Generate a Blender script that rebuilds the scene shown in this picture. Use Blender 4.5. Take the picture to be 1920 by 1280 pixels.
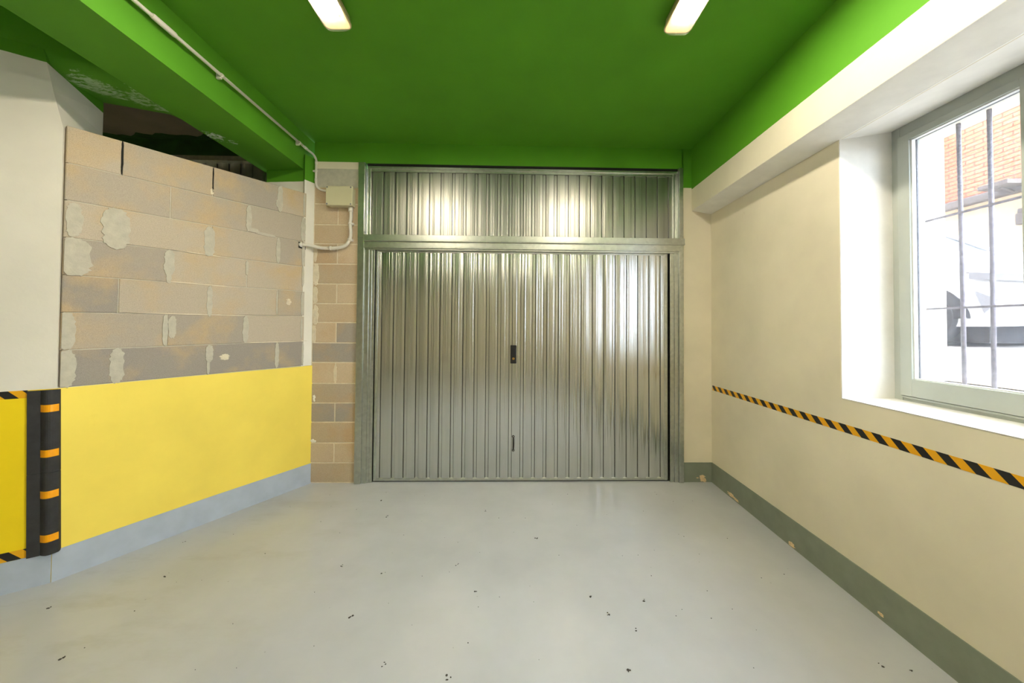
import bpy, bmesh, math, random
from mathutils import Vector, Matrix, noise as mnoise
random.seed(7)
S = bpy.context.scene
COL = S.collection
for o in list(bpy.data.objects):
    bpy.data.objects.remove(o)

# ------------------------------------------------------------------ camera
F_PX = 665.0
cam_d = bpy.data.cameras.new('camera')
cam_d.sensor_fit = 'HORIZONTAL'
cam_d.sensor_width = 36.0
cam_d.lens = F_PX / 1920.0 * 36.0
cam_d.shift_x = 0.0
cam_d.shift_y = -(640.0 - 598.0) / 1920.0
cam_d.clip_start = 0.02
cam_d.clip_end = 300
cam = bpy.data.objects.new('camera', cam_d)
COL.objects.link(cam)
_p, _r = math.radians(1.1), math.radians(0.42)
_f = Vector((0, math.cos(_p), math.sin(_p)))
_u = Vector((0, -math.sin(_p), math.cos(_p)))
_x = Vector((1, 0, 0))
_right = _x * math.cos(_r) + _u * math.sin(_r)
_up = _u * math.cos(_r) - _x * math.sin(_r)
_m = Matrix((_right, _up, -_f)).transposed().to_4x4()
_m.translation = Vector((0, 0, 1.6))
cam.matrix_world = _m
S.camera = cam

# ------------------------------------------------------------------ light
S.view_settings.view_transform = 'Standard'
S.view_settings.look = 'None'
S.view_settings.gamma = 1.0
S.view_settings.use_curve_mapping = False
S.view_settings.exposure = 0.6
SKY = 11.0
SUN = 2.0
TUBE = 125.0
w = bpy.data.worlds.new('world')
S.world = w
w.use_nodes = True
bg = w.node_tree.nodes['Background']
bg.inputs['Color'].default_value = (0.76, 0.86, 1.0, 1)
bg.inputs['Strength'].default_value = SKY
sd = bpy.data.lights.new('sun', 'SUN')
sd.energy = SUN
sd.angle = math.radians(2)
sd.color = (1.0, 0.94, 0.85)
sun = bpy.data.objects.new('sun', sd)
COL.objects.link(sun)
sun.rotation_euler = Vector((0.55, 0.35, -0.75)).to_track_quat('-Z', 'Y').to_euler()


# ------------------------------------------------------------------ helpers
def lin(c):
    return tuple((v / 12.92 if v <= 0.04045 else ((v + 0.055) / 1.055) ** 2.4) for v in (x / 255.0 for x in c)) + (1.0,)


class NT:
    def __init__(s, name):
        s.m = bpy.data.materials.new(name)
        s.m.use_nodes = True
        s.t = s.m.node_tree
        s.b = s.t.nodes['Principled BSDF']

    def n(s, typ, **kw):
        nd = s.t.nodes.new(typ)
        for k, v in kw.items():
            if k.startswith('i_'):
                key = k[2:]
                key = int(key) if key.isdigit() else key.replace('_', ' ')
                nd.inputs[key].default_value = v
            else:
                setattr(nd, k, v)
        return nd

    def l(s, a, b):
        s.t.links.new(a, b)

    def coord(s):
        return s.n('ShaderNodeTexCoord').outputs['Object']

    def noise(s, scale, detail=4, rough=0.55, vec=None, stretch=None):
        c = vec or s.coord()
        if stretch:
            mp = s.n('ShaderNodeMapping')
            mp.inputs['Scale'].default_value = stretch
            s.l(c, mp.inputs['Vector'])
            c = mp.outputs['Vector']
        nd = s.n('ShaderNodeTexNoise')
        nd.inputs['Scale'].default_value = scale
        nd.inputs['Detail'].default_value = detail
        nd.inputs['Roughness'].default_value = rough
        s.l(c, nd.inputs['Vector'])
        return nd.outputs['Fac']

    def ramp(s, fac, stops):
        r = s.n('ShaderNodeValToRGB')
        el = r.color_ramp.elements
        while len(el) > 1:
            el.remove(el[-1])
        el[0].position, el[0].color = stops[0]
        for p, c in stops[1:]:
            e = el.new(p)
            e.color = c
        s.l(fac, r.inputs['Fac'])
        return r.outputs['Color']

    def mix(s, fac, a, b):
        m = s.n('ShaderNodeMix', data_type='RGBA')
        for sock, v in ((m.inputs[0], fac), (m.inputs[6], a), (m.inputs[7], b)):
            if isinstance(v, (int, float)):
                sock.default_value = v
            elif isinstance(v, tuple):
                sock.default_value = v
            else:
                s.l(v, sock)
        return m.outputs[2]

    def math(s, op, a, b=0.0):
        m = s.n('ShaderNodeMath', operation=op)
        for sock, v in ((m.inputs[0], a), (m.inputs[1], b)):
            if isinstance(v, (int, float)):
                sock.default_value = v
            else:
                s.l(v, sock)
        return m.outputs[0]

    def bump(s, h, strength=0.2, dist=0.01):
        b = s.n('ShaderNodeBump')
        b.inputs['Strength'].default_value = strength
        b.inputs['Distance'].default_value = dist
        s.l(h, b.inputs['Height'])
        s.l(b.outputs['Normal'], s.b.inputs['Normal'])

    def base(s, c):
        if isinstance(c, tuple):
            s.b.inputs['Base Color'].default_value = c
        else:
            s.l(c, s.b.inputs['Base Color'])

    def rough(s, v):
        if isinstance(v, (int, float)):
            s.b.inputs['Roughness'].default_value = v
        else:
            s.l(v, s.b.inputs['Roughness'])


def simple(name, rgb, rough=0.6, metal=0.0, var=0.06, scale=6.0, bump=0.0, bscale=60.0, spec=0.5):
    t = NT(name)
    c = lin(rgb)
    d = tuple(v * (1 - var) for v in c[:3]) + (1,)
    e = tuple(min(1, v * (1 + var)) for v in c[:3]) + (1,)
    t.base(t.ramp(t.noise(scale), [(0.3, d), (0.7, e)]))
    t.rough(rough)
    t.b.inputs['Metallic'].default_value = metal
    t.b.inputs['Specular IOR Level'].default_value = spec
    if bump:
        t.bump(t.noise(bscale, 3), bump, 0.004)
    return t.m


def zoned(name, zones, rough=0.75, wob=0.004, bump=0.12, scuff=None, patches=None):
    """paint bands by height: zones = [(z_top, rgb), ...] last z ignored"""
    t = NT(name)
    co = t.coord()
    sep = t.n('ShaderNodeSeparateXYZ')
    t.l(co, sep.inputs[0])
    nz = t.noise(14, 3)
    z = t.math('ADD', sep.outputs['Z'], t.math('MULTIPLY', t.math('SUBTRACT', nz, 0.5), wob))
    col = lin(zones[0][1])
    for i in range(1, len(zones)):
        f = t.math('GREATER_THAN', z, zones[i - 1][0])
        col = t.mix(f, col, lin(zones[i][1]))
    big = t.noise(1.6, 5)
    k = t.ramp(big, [(0.3, (0.90, 0.90, 0.90, 1)), (0.7, (1.06, 1.06, 1.06, 1))])
    mul = t.n('ShaderNodeMix', data_type='RGBA', blend_type='MULTIPLY')
    mul.inputs[0].default_value = 1.0
    t.l(col, mul.inputs[6]) if not isinstance(col, tuple) else setattr(mul.inputs[6], 'default_value', col)
    t.l(k, mul.inputs[7])
    out = mul.outputs[2]
    if scuff:
        s1 = t.noise(9, 8, 0.7, stretch=(1.0, 1.0, 0.5))
        msk = t.ramp(s1, [(0.66, (0, 0, 0, 1)), (0.74, (1, 1, 1, 1))])
        out = t.mix(t.math('MULTIPLY', msk, scuff[1]), out, lin(scuff[0]))
    for (c, rad, rgb, th, sc, st) in patches or []:
        dv = t.n('ShaderNodeVectorMath', operation='DISTANCE')
        t.l(co, dv.inputs[0])
        dv.inputs[1].default_value = c
        near = t.n('ShaderNodeMapRange')
        near.inputs[1].default_value = rad
        near.inputs[2].default_value = rad * 0.35
        t.l(dv.outputs['Value'], near.inputs[0])
        nn = t.noise(sc, 9, 0.75, stretch=st)
        mk = t.ramp(t.math('ADD', nn, t.math('MULTIPLY', t.math('SUBTRACT', near.outputs[0], 1.0), 0.35)), [(th, (0, 0, 0, 1)), (th + .09, (1, 1, 1, 1))])
        out = t.mix(t.math('MULTIPLY', mk, 0.75), out, lin(rgb))
    t.base(out)
    t.rough(rough)
    t.b.inputs['Specular IOR Level'].default_value = 0.3
    if bump:
        t.bump(t.noise(38, 5), bump, 0.006)
    return t.m


GREEN = (84, 148, 30)
CREAM = (226, 218, 196)
GREYB = (128, 136, 122)
YEL = (248, 222, 96)
YELP = (242, 210, 26)

M = {}
M['ceiling'] = zoned('green_ceiling_paint', [(0, GREEN)], 0.75)
M['beam'] = zoned('green_beam_paint', [(0, GREEN)], 0.7, patches=[((-2.50, 2.93, 3.165), .15, (240, 244, 236), .46, 30, (1, 1, 1)), ((-2.42, 3.03, 3.165), .09, (240, 244, 236), .50, 40, (1, 1, 1))])
M['backwall'] = zoned('back_wall_paint', [(3.063, CREAM), (9, GREEN)], 0.75)
M['header'] = zoned('header_paint', [(3.0, GREEN), (9, GREEN)], 0.75)
M['beamright'] = zoned('right_beam_paint', [(3.048, CREAM), (9, GREEN)], 0.7)
M['cream'] = zoned('cream_paint', [(9, CREAM)], 0.75, scuff=((180, 165, 135), 0.25))
M['white'] = simple('white_daylit_paint', (238, 237, 232), 0.7, bump=0.1)  # white paint, partly daylight put into the reveals and beam underside
M['pillar'] = zoned('pillar_paint', [(1.19, YELP), (3.213, (226, 221, 208)), (9, GREEN)], 0.75)
M['yellow'] = zoned('yellow_wall_paint', [(1.19, YEL), (9, CREAM)], 0.6, scuff=((214, 180, 30), 0.12))
M['column'] = zoned('column_paint', [(3.045, (232, 228, 216)), (9, GREEN)], 0.7)
M['base'] = simple('grey_baseboard_paint', GREYB, 0.55, var=0.08, scale=9, bump=0.15, bscale=30)
M['basel'] = simple('daylit_baseboard_paint', (174, 184, 198), 0.55, var=0.06, scale=9, bump=0.15, bscale=30)  # baseboard grey with the blue of the window daylight painted in
M['black'] = simple('black_plastic', (22, 22, 22), 0.4)
M['foam'] = simple('black_foam', (44, 44, 46), 0.8, var=0.25, scale=18, bump=0.25, bscale=120)
M['orange'] = simple('orange_reflector', (255, 168, 0), 0.35, var=0.1, scale=40)
M['pvc'] = simple('grey_pvc', (222, 216, 205), 0.45, var=0.03)
M['boxlid'] = simple('beige_plastic', (206, 200, 166), 0.5, var=0.03)
M['brass'] = simple('brass', (205, 160, 80), 0.3, 1.0)
M['screw'] = simple('zinc_screw', (190, 190, 185), 0.35, 1.0)
M['dark'] = simple('gap_shade', (18, 17, 15), 0.9)  # near-black colour for the shade inside gaps and holes
M['mortar'] = simple('mortar', (186, 181, 166), 0.95, var=0.09, scale=22, bump=0.3, bscale=90)
M['mortarlight'] = simple('light_mortar', (216, 205, 182), 0.95, var=0.1, scale=22, bump=0.5, bscale=90)
M['plasterchip'] = simple('exposed_plaster', (232, 205, 165), 0.9, var=0.2, scale=80)
M['rawceil'] = simple('raw_plaster_ceiling', (120, 112, 102), 0.95, var=0.15, scale=3)
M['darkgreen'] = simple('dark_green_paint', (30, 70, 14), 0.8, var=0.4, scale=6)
M['winframe'] = simple('grey_window_paint', (172, 178, 172), 0.45, var=0.04, scale=5, bump=0.06)
M['gasket'] = simple('dark_gasket', (60, 60, 64), 0.6)
M['bead'] = simple('white_glazing_bead', (225, 228, 228), 0.4, var=0.02)
M['iron'] = simple('weathered_iron', (120, 116, 126), 0.7, 0.2, var=0.5, scale=70, bump=0.4, bscale=140)
M['streetwall'] = simple('cream_street_plaster', (220, 198, 162), 0.9, var=0.05)
M['cornice'] = simple('grey_stone', (112, 106, 100), 0.9, var=0.12)
M['street'] = simple('pale_asphalt', (138, 134, 129), 0.95, var=0.15, scale=4)
M['kerb'] = simple('tan_kerb_stone', (176, 148, 116), 0.95, var=0.15, scale=14)
M['carwhite'] = simple('white_car_paint', (196, 198, 203), 0.25, var=0.01)
M['cargrey'] = simple('grey_car_plastic', (120, 122, 130), 0.5, var=0.05)
M['tyre'] = simple('tyre_rubber', (42, 42, 46), 0.85)
M['carglass'] = simple('car_window', (86, 94, 98), 0.3, var=0.02)
M['wheelmetal'] = simple('alloy_wheel', (190, 192, 196), 0.3, 0.9)


def floor_mat():
    t = NT('grey_epoxy_floor')
    big = t.noise(0.9, 6, 0.6)
    c1 = t.ramp(big, [(0.3, lin((172, 175, 180))), (0.7, lin((190, 193, 199)))])
    st = t.noise(2.2, 7, 0.65, stretch=(0.6, 1.6, 1))
    msk = t.ramp(st, [(0.52, (0, 0, 0, 1)), (0.75, (1, 1, 1, 1))])
    co = t.coord()
    sep = t.n('ShaderNodeSeparateXYZ')
    t.l(co, sep.inputs[0])
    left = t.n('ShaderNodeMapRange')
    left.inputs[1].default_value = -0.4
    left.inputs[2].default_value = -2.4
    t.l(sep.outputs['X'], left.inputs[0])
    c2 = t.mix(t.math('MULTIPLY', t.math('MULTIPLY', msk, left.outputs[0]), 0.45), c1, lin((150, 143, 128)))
    vor = t.n('ShaderNodeTexVoronoi')
    vor.inputs['Scale'].default_value = 7
    t.l(co, vor.inputs['Vector'])
    sp = t.ramp(vor.outputs['Distance'], [(0.02, (1, 1, 1, 1)), (0.035, (0, 0, 0, 1))])
    c3 = t.mix(t.math('MULTIPLY', sp, 0.35), c2, lin((110, 105, 98)))
    t.base(c3)
    r = t.noise(3.5, 6)
    rr = t.n('ShaderNodeMapRange')
    rr.inputs[3].default_value = 0.14
    rr.inputs[4].default_value = 0.32
    t.l(r, rr.inputs[0])
    t.l(rr.outputs[0], t.b.inputs['Roughness'])
    t.bump(t.noise(5, 5), 0.06, 0.01)
    return t.m


M['floor'] = floor_mat()


def metal_mat():
    t = NT('galvanised_steel')
    st = t.noise(26, 4, 0.6, stretch=(1, 1, 0.03))
    c = t.ramp(st, [(0.3, (0.60, 0.61, 0.60, 1)), (0.7, (0.70, 0.71, 0.70, 1))])
    t.base(c)
    t.b.inputs['Metallic'].default_value = 1.0
    t.rough(0.2)
    return t.m


M['steel'] = metal_mat()


def dull_metal():
    t = NT('dull_galvanised_steel')
    st = t.noise(26, 4, 0.6, stretch=(1, 1, 0.03))
    t.base(t.ramp(st, [(0.3, (0.36, 0.36, 0.34, 1)), (0.7, (0.44, 0.44, 0.42, 1))]))
    t.b.inputs['Metallic'].default_value = 1.0
    t.rough(0.33)
    return t.m


M['dullsteel'] = dull_metal()


def frame_mat():
    t = NT('spangled_steel_frame')
    v = t.n('ShaderNodeTexVoronoi')
    v.inputs['Scale'].default_value = 34
    t.l(t.coord(), v.inputs['Vector'])
    c = t.ramp(v.outputs['Color'], [(0.2, (0.53, 0.55, 0.52, 1)), (0.8, (0.60, 0.62, 0.58, 1))])
    t.base(c)
    t.b.inputs['Metallic'].default_value = 1.0
    t.rough(0.3)
    return t.m


M['frame'] = frame_mat()


def block_mat(name, dark, lo, hi, warm):
    t = NT(name)
    at = t.n('ShaderNodeAttribute', attribute_name='tone')
    base = t.ramp(at.outputs['Fac'], [(0.0, lin(dark)), (0.35, lin(lo)), (1.0, lin(hi))])
    w1 = t.noise(3.4, 4, 0.55)
    c = t.mix(t.ramp(w1, [(0.48, (0, 0, 0, 1)), (0.72, (0.75, 0.75, 0.75, 1))]), base, lin(warm))
    g = t.noise(240, 3, 0.7)
    mul = t.n('ShaderNodeMix', data_type='RGBA', blend_type='MULTIPLY')
    mul.inputs[0].default_value = 1.0
    t.l(c, mul.inputs[6])
    t.l(t.ramp(g, [(0.3, (0.80, 0.80, 0.80, 1)), (0.6, (1.05, 1.05, 1.05, 1))]), mul.inputs[7])
    t.base(mul.outputs[2])
    t.rough(0.95)
    t.b.inputs['Specular IOR Level'].default_value = 0.2
    t.bump(g, 0.3, 0.003)
    return t.m


M['block'] = block_mat('concrete_block', (152, 145, 138), (174, 164, 150), (188, 176, 158), (196, 170, 130))
M['brickpillar'] = block_mat('tan_concrete_block', (160, 153, 145), (190, 171, 144), (204, 185, 158), (190, 160, 124))


def brick_mat():
    t = NT('orange_brick')
    mp = t.n('ShaderNodeMapping')
    mp.inputs['Rotation'].default_value = (math.radians(90), 0, math.radians(90))
    cmb = t.n('ShaderNodeCombineXYZ')
    sep = t.n('ShaderNodeSeparateXYZ')
    t.l(t.coord(), sep.inputs[0])
    t.l(t.math('ADD', sep.outputs['Y'], sep.outputs['X']), cmb.inputs[0])
    t.l(sep.outputs['Z'], cmb.inputs[1])
    br = t.n('ShaderNodeTexBrick')
    br.inputs['Color1'].default_value = lin((212, 140, 106))
    br.inputs['Color2'].default_value = lin((216, 148, 114))
    br.inputs['Mortar'].default_value = lin((150, 96, 78))
    br.inputs['Scale'].default_value = 1.0
    br.inputs['Mortar Size'].default_value = 0.01
    br.inputs['Brick Width'].default_value = 0.27
    br.inputs['Row Height'].default_value = 0.08
    t.l(cmb.outputs[0], br.inputs['Vector'])
    t.base(br.outputs['Color'])
    t.rough(0.9)
    return t.m


M['brick'] = brick_mat()


def hazard_mat(name, axis_scale, half, off=0.0):
    """diagonal black / amber stripes; phase = axis_scale . object coords"""
    t = NT(name)
    sep = t.n('ShaderNodeSeparateXYZ')
    t.l(t.coord(), sep.inputs[0])
    a = t.math('MULTIPLY', sep.outputs['X'], axis_scale[0])
    b = t.math('MULTIPLY', sep.outputs['Y'], axis_scale[1])
    c = t.math('MULTIPLY', sep.outputs['Z'], axis_scale[2])
    p = t.math('ADD', t.math('ADD', a, b), t.math('ADD', c, off + 50 * half * 2))
    f = t.math('FRACT', t.math('DIVIDE', p, half * 2))
    col = t.mix(t.math('GREATER_THAN', f, 0.5), lin((232, 168, 12)), lin((26, 26, 28)))
    t.base(col)
    t.rough(0.4)
    return t.m


def glass_mat():
    t = NT('window_glass')
    tr = t.n('ShaderNodeBsdfTransparent')
    gl = t.n('ShaderNodeBsdfGlossy')
    gl.inputs['Roughness'].default_value = 0.02
    fr = t.n('ShaderNodeLayerWeight')
    fc = t.math('ADD', t.math('MULTIPLY', t.math('POWER', fr.outputs['Facing'], 5.0), 0.9), 0.025)
    mx = t.n('ShaderNodeMixShader')
    t.l(fc, mx.inputs[0])
    t.l(tr.outputs[0], mx.inputs[1])
    t.l(gl.outputs[0], mx.inputs[2])
    dust_haze = t.n('ShaderNodeBsdfTranslucent')  # dust film that also veils the view with bright haze
    dust_haze.inputs['Color'].default_value = (0.9, 0.9, 0.92, 1)
    m2 = t.n('ShaderNodeMixShader')
    t.l(t.ramp(t.noise(60, 6, 0.7), [(0.3, (0.008, 0.008, 0.008, 1)), (0.7, (0.03, 0.03, 0.03, 1))]), m2.inputs[0])
    t.l(mx.outputs[0], m2.inputs[1])
    t.l(dust_haze.outputs[0], m2.inputs[2])
    t.l(m2.outputs[0], t.t.nodes['Material Output'].inputs['Surface'])
    return t.m


M['glass'] = glass_mat()


def diffuser_mat():
    t = NT('prismatic_diffuser')
    tr = t.n('ShaderNodeBsdfTransparent')
    tr.inputs['Color'].default_value = (0.96, 0.95, 0.90, 1)
    tl = t.n('ShaderNodeBsdfTranslucent')
    tl.inputs['Color'].default_value = (0.95, 0.93, 0.86, 1)
    df = t.n('ShaderNodeBsdfDiffuse')
    df.inputs['Color'].default_value = (0.9, 0.88, 0.8, 1)
    m1 = t.n('ShaderNodeMixShader')
    m1.inputs[0].default_value = 0.03
    t.l(tr.outputs[0], m1.inputs[1])
    t.l(tl.outputs[0], m1.inputs[2])
    m2 = t.n('ShaderNodeMixShader')
    m2.inputs[0].default_value = 0.015
    t.l(m1.outputs[0], m2.inputs[1])
    t.l(df.outputs[0], m2.inputs[2])
    t.l(m2.outputs[0], t.t.nodes['Material Output'].inputs['Surface'])
    return t.m


M['diffuser'] = diffuser_mat()
M['housing'] = simple('cream_lamp_housing', (206, 188, 142), 0.45, var=0.02)


def tube_mat():
    t = NT('lit_fluorescent_tube')
    e = t.n('ShaderNodeEmission')
    e.inputs['Color'].default_value = (1.0, 0.91, 0.78, 1)
    e.inputs['Strength'].default_value = TUBE
    t.l(e.outputs[0], t.t.nodes['Material Output'].inputs['Surface'])
    return t.m


M['tube'] = tube_mat()


# ------------------------------------------------------------------ mesh builder
class MB:
    def __init__(s):
        s.bm = bmesh.new()
        s.mats = []
        s.mi = 0
        s.tone = s.bm.faces.layers.float.new('tone')
        s.tv = 0.5
        s.smooth = False

    def mat(s, m):
        if m not in s.mats:
            s.mats.append(m)
        s.mi = s.mats.index(m)
        return s

    def face(s, pts):
        vs = [s.bm.verts.new(p) for p in pts]
        f = s.bm.faces.new(vs)
        s._f(f)
        return f

    def _f(s, f):
        f.material_index = s.mi
        f[s.tone] = s.tv
        f.smooth = s.smooth

    def vf(s, verts, faces):
        vs = [s.bm.verts.new(v) for v in verts]
        for fc in faces:
            try:
                s._f(s.bm.faces.new([vs[i] for i in fc]))
            except ValueError:
                pass

    def box(s, a, b, bev=0.0):
        x0, x1 = sorted((a[0], b[0])); y0, y1 = sorted((a[1], b[1])); z0, z1 = sorted((a[2], b[2]))
        if bev <= 0:
            v = [(x0, y0, z0), (x1, y0, z0), (x1, y1, z0), (x0, y1, z0), (x0, y0, z1), (x1, y0, z1), (x1, y1, z1), (x0, y1, z1)]
            s.vf(v, [(0, 3, 2, 1), (4, 5, 6, 7), (0, 1, 5, 4), (1, 2, 6, 5), (2, 3, 7, 6), (3, 0, 4, 7)])
            return
        t = bmesh.new()
        bmesh.ops.create_cube(t, size=1)
        for v in t.verts:
            v.co = Vector(((x0 + x1) / 2 + v.co.x * (x1 - x0), (y0 + y1) / 2 + v.co.y * (y1 - y0), (z0 + z1) / 2 + v.co.z * (z1 - z0)))
        bmesh.ops.bevel(t, geom=t.edges[:], offset=bev, segments=2, affect='EDGES', profile=0.6)
        s.merge(t)

    def merge(s, t):
        idx = {}
        for i, v in enumerate(t.verts):
            idx[v] = s.bm.verts.new(v.co)
        for f in t.faces:
            s._f(s.bm.faces.new([idx[v] for v in f.verts]))
        t.free()

    def prism(s, poly, fn0, fn1):
        """poly of 2D points; fn0 / fn1 map a 2D point to 3D for the two caps"""
        n = len(poly)
        v = [fn0(p) for p in poly] + [fn1(p) for p in poly]
        s.vf(v, [tuple(range(n))[::-1], tuple(range(n, 2 * n))] + [(i, (i + 1) % n, n + (i + 1) % n, n + i) for i in range(n)])

    def tube(s, pts, r, seg=12, cap=True, rfn=None):
        pts = [Vector(p) for p in pts]
        rings = []
        prev = None
        for i, p in enumerate(pts):
            d = (pts[min(i + 1, len(pts) - 1)] - pts[max(i - 1, 0)]).normalized()
            if prev is None:
                a = Vector((0, 0, 1)) if abs(d.z) < 0.9 else Vector((1, 0, 0))
                u = d.cross(a).normalized()
            else:
                u = (prev - d * prev.dot(d)).normalized()
            prev = u
            v = d.cross(u)
            rr = rfn(i) if rfn else r
            rings.append([s.bm.verts.new(p + (u * math.cos(k * 2 * math.pi / seg) + v * math.sin(k * 2 * math.pi / seg)) * rr) for k in range(seg)])
        sm = s.smooth
        s.smooth = True
        for a, b in zip(rings, rings[1:]):
            for k in range(seg):
                s._f(s.bm.faces.new([a[k], a[(k + 1) % seg], b[(k + 1) % seg], b[k]]))
        s.smooth = sm
        if cap:
            s._f(s.bm.faces.new(rings[0][::-1]))
            s._f(s.bm.faces.new(rings[-1]))

    def grid(s, rows):
        vs = [[s.bm.verts.new(p) for p in r] for r in rows]
        for a, b in zip(vs, vs[1:]):
            for k in range(len(a) - 1):
                s._f(s.bm.faces.new([a[k], a[k + 1], b[k + 1], b[k]]))

    def build(s, name, parent=None, recalc=True):
        if recalc:
            bmesh.ops.recalc_face_normals(s.bm, faces=s.bm.faces[:])
        me = bpy.data.meshes.new(name)
        s.bm.to_mesh(me)
        s.bm.free()
        for m in s.mats:
            me.materials.append(m)
        o = bpy.data.objects.new(name, me)
        COL.objects.link(o)
        if parent:
            o.parent = parent
        return o


def smooth_path(pts, n=8):
    """Catmull-Rom through pts"""
    P = [Vector(p) for p in pts]
    P = [P[0] * 2 - P[1]] + P + [P[-1] * 2 - P[-2]]
    out = []
    for i in range(1, len(P) - 2):
        for k in range(n):
            t = k / n
            a, b, c, d = P[i - 1], P[i], P[i + 1], P[i + 2]
            out.append(0.5 * ((2 * b) + (c - a) * t + (2 * a - 5 * b + 4 * c - d) * t * t + (3 * b - a - 3 * c + d) * t ** 3))
    out.append(P[-2])
    return out


def tag(o, label, cat, group=None, kind=None):
    o['label'] = label
    o['category'] = cat
    if group:
        o['group'] = group
    if kind:
        o['kind'] = kind
    return o


def empty(name, loc=(0, 0, 0), rz=0.0):
    e = bpy.data.objects.new(name, None)
    e.empty_display_size = 0.1
    e.location = loc
    e.rotation_euler = (0, 0, rz)
    COL.objects.link(e)
    return e


def box_obj(name, a, b, m, parent=None, bev=0.0):
    mb = MB().mat(m)
    mb.box(a, b, bev)
    return mb.build(name, parent)


ST = 'structure'
CEIL = 3.475
# walls: the door wall runs along y = 3.658 + 0.024 x; local frame x along it, -y into the room
DW_A = 0.024
DWY = 3.658


def dw_place(o):
    o.location = (0, DWY, 0)
    o.rotation_euler = (0, 0, DW_A)
    return o


RW_A = -0.0216


def rw_place(o):          # right wall frame: x = outwards, y = along the wall
    o.location = (2.004, 0, 0)
    o.rotation_euler = (0, 0, RW_A)
    return o


# ------------------------------------------------------------------ room shell
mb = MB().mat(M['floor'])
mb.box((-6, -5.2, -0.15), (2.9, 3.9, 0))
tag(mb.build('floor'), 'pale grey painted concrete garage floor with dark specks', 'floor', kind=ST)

mb = MB().mat(M['ceiling'])
mb.prism([(-2.3, -5.2), (2.2, -5.2), (2.2, 3.9), (-2.3, 3.9)], lambda p: (p[0], p[1], CEIL), lambda p: (p[0], p[1], CEIL + 0.25))
mb.prism([(-6, -5.2), (-2.3, -5.2), (-2.3, 2.45), (-2.6, 2.40), (-6, 0.1)], lambda p: (p[0], p[1], CEIL), lambda p: (p[0], p[1], CEIL + 0.25))
tag(mb.build('ceiling'), 'dark green painted garage ceiling', 'ceiling', kind=ST)

# raw ceiling and green band of the neighbouring bay seen over the block wall
mb = MB().mat(M['rawceil'])
mb.prism([(-6, 0.1), (-2.6, 2.40), (-2.3, 2.45), (-2.3, 3.9), (-6, 3.9)], lambda p: (p[0], p[1], CEIL + 0.002), lambda p: (p[0], p[1], CEIL + 0.25))
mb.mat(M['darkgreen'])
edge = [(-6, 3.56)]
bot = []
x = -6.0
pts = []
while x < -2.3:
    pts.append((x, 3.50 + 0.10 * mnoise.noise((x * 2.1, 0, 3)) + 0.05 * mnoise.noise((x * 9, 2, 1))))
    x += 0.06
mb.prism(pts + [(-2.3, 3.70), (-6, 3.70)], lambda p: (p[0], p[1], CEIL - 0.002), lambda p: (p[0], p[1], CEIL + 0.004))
tag(mb.build('ceiling_neighbour'), 'unpainted grey brown ceiling glimpsed above the block wall', 'ceiling', kind=ST)

# back wall, in pieces around the garage door
mb = MB().mat(M['header'])
mb.box((-1.575, 0, 3.262), (1.79, 0.22, CEIL + 0.05))
mb.box((-2.04, 0, 3.268), (-1.575, 0.22, CEIL + 0.05))
dw_place(tag(mb.build('wall_back_header'), 'green painted wall strip above the metal garage door', 'wall', kind=ST))
mb = MB().mat(M['backwall'])
mb.box((1.777, 0, 0), (2.7, 0.22, CEIL + 0.05))
dw_place(tag(mb.build('wall_back_right'), 'narrow cream wall strip right of the garage door, green on top', 'wall', kind=ST))
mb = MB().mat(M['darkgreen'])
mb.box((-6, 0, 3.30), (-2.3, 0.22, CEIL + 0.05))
mb.mat(M['cream'])
mb.box((-6, 0, 0), (-4.35, 0.22, 3.30))
dw_place(tag(mb.build('wall_back_neighbour'), 'dark wall of the neighbouring bay above its garage door', 'wall', kind=ST))

# block pillar left of the door (part of the back wall)
mb = MB().mat(M['mortarlight'])
mb.box((-2.035, 0.0015, 0), (-1.555, 0.22, 3.27))
courses = [0.0, .199, .398, .607, .80, .998, 1.21, 1.41, 1.617, 1.81, 2.01, 2.214, 2.42, 2.617, 2.83, 3.0]
rng = random.Random(3)
for i in range(len(courses) - 1):
    z0, z1 = courses[i], courses[i + 1]
    g = 0.011
    xs = [-2.027, -1.79, -1.553] if i % 2 else [-2.027, -1.553]
    for a, b in zip(xs, xs[1:]):
        mb.mat(M['brickpillar'])
        mb.tv = rng.choice([0.0, 0.3, 0.5, 0.6, 0.8, 1.0])
        if i in (3, 4):
            mb.tv = 0.0 if i == 3 else 0.2
        mb.box((a + (0.001 if a == xs[0] else g / 2), -0.002, z0 + g), (b - (0.001 if b == xs[-1] else g / 2), 0.05, z1), 0.003)
mb.mat(M['mortar'])
mb.box((-2.03, -0.006, 3.006), (-1.56, 0.02, 3.196), 0.002)
mb.mat(M['cream'])
mb.box((-2.03, -0.008, 3.196), (-1.56, 0.02, 3.268))
rng = random.Random(5)


def blob(mb, cx, cz, w, h, out, place, jag=0.25, n=26, depth=0.004, seed=0, umax=99.0):
    """irregular mortar smear; place(u, z, out) -> 3D"""
    r2 = random.Random(seed)
    pts = []
    for k in range(n):
        a = 2 * math.pi * k / n
        ca, sa = math.cos(a), math.sin(a)
        e = 0.72
        px = math.copysign(abs(ca) ** e, ca) * w / 2
        pz = math.copysign(abs(sa) ** e, sa) * h / 2
        j = 1 + (r2.random() - 0.5) * jag * 2
        pts.append((min(umax, cx + px * j), cz + pz * (1 + (r2.random() - 0.5) * jag * 0.6)))
    mb.prism(pts, lambda p: place(p[0], p[1], out - 0.01), lambda p: place(p[0], p[1], out + depth))


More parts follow.
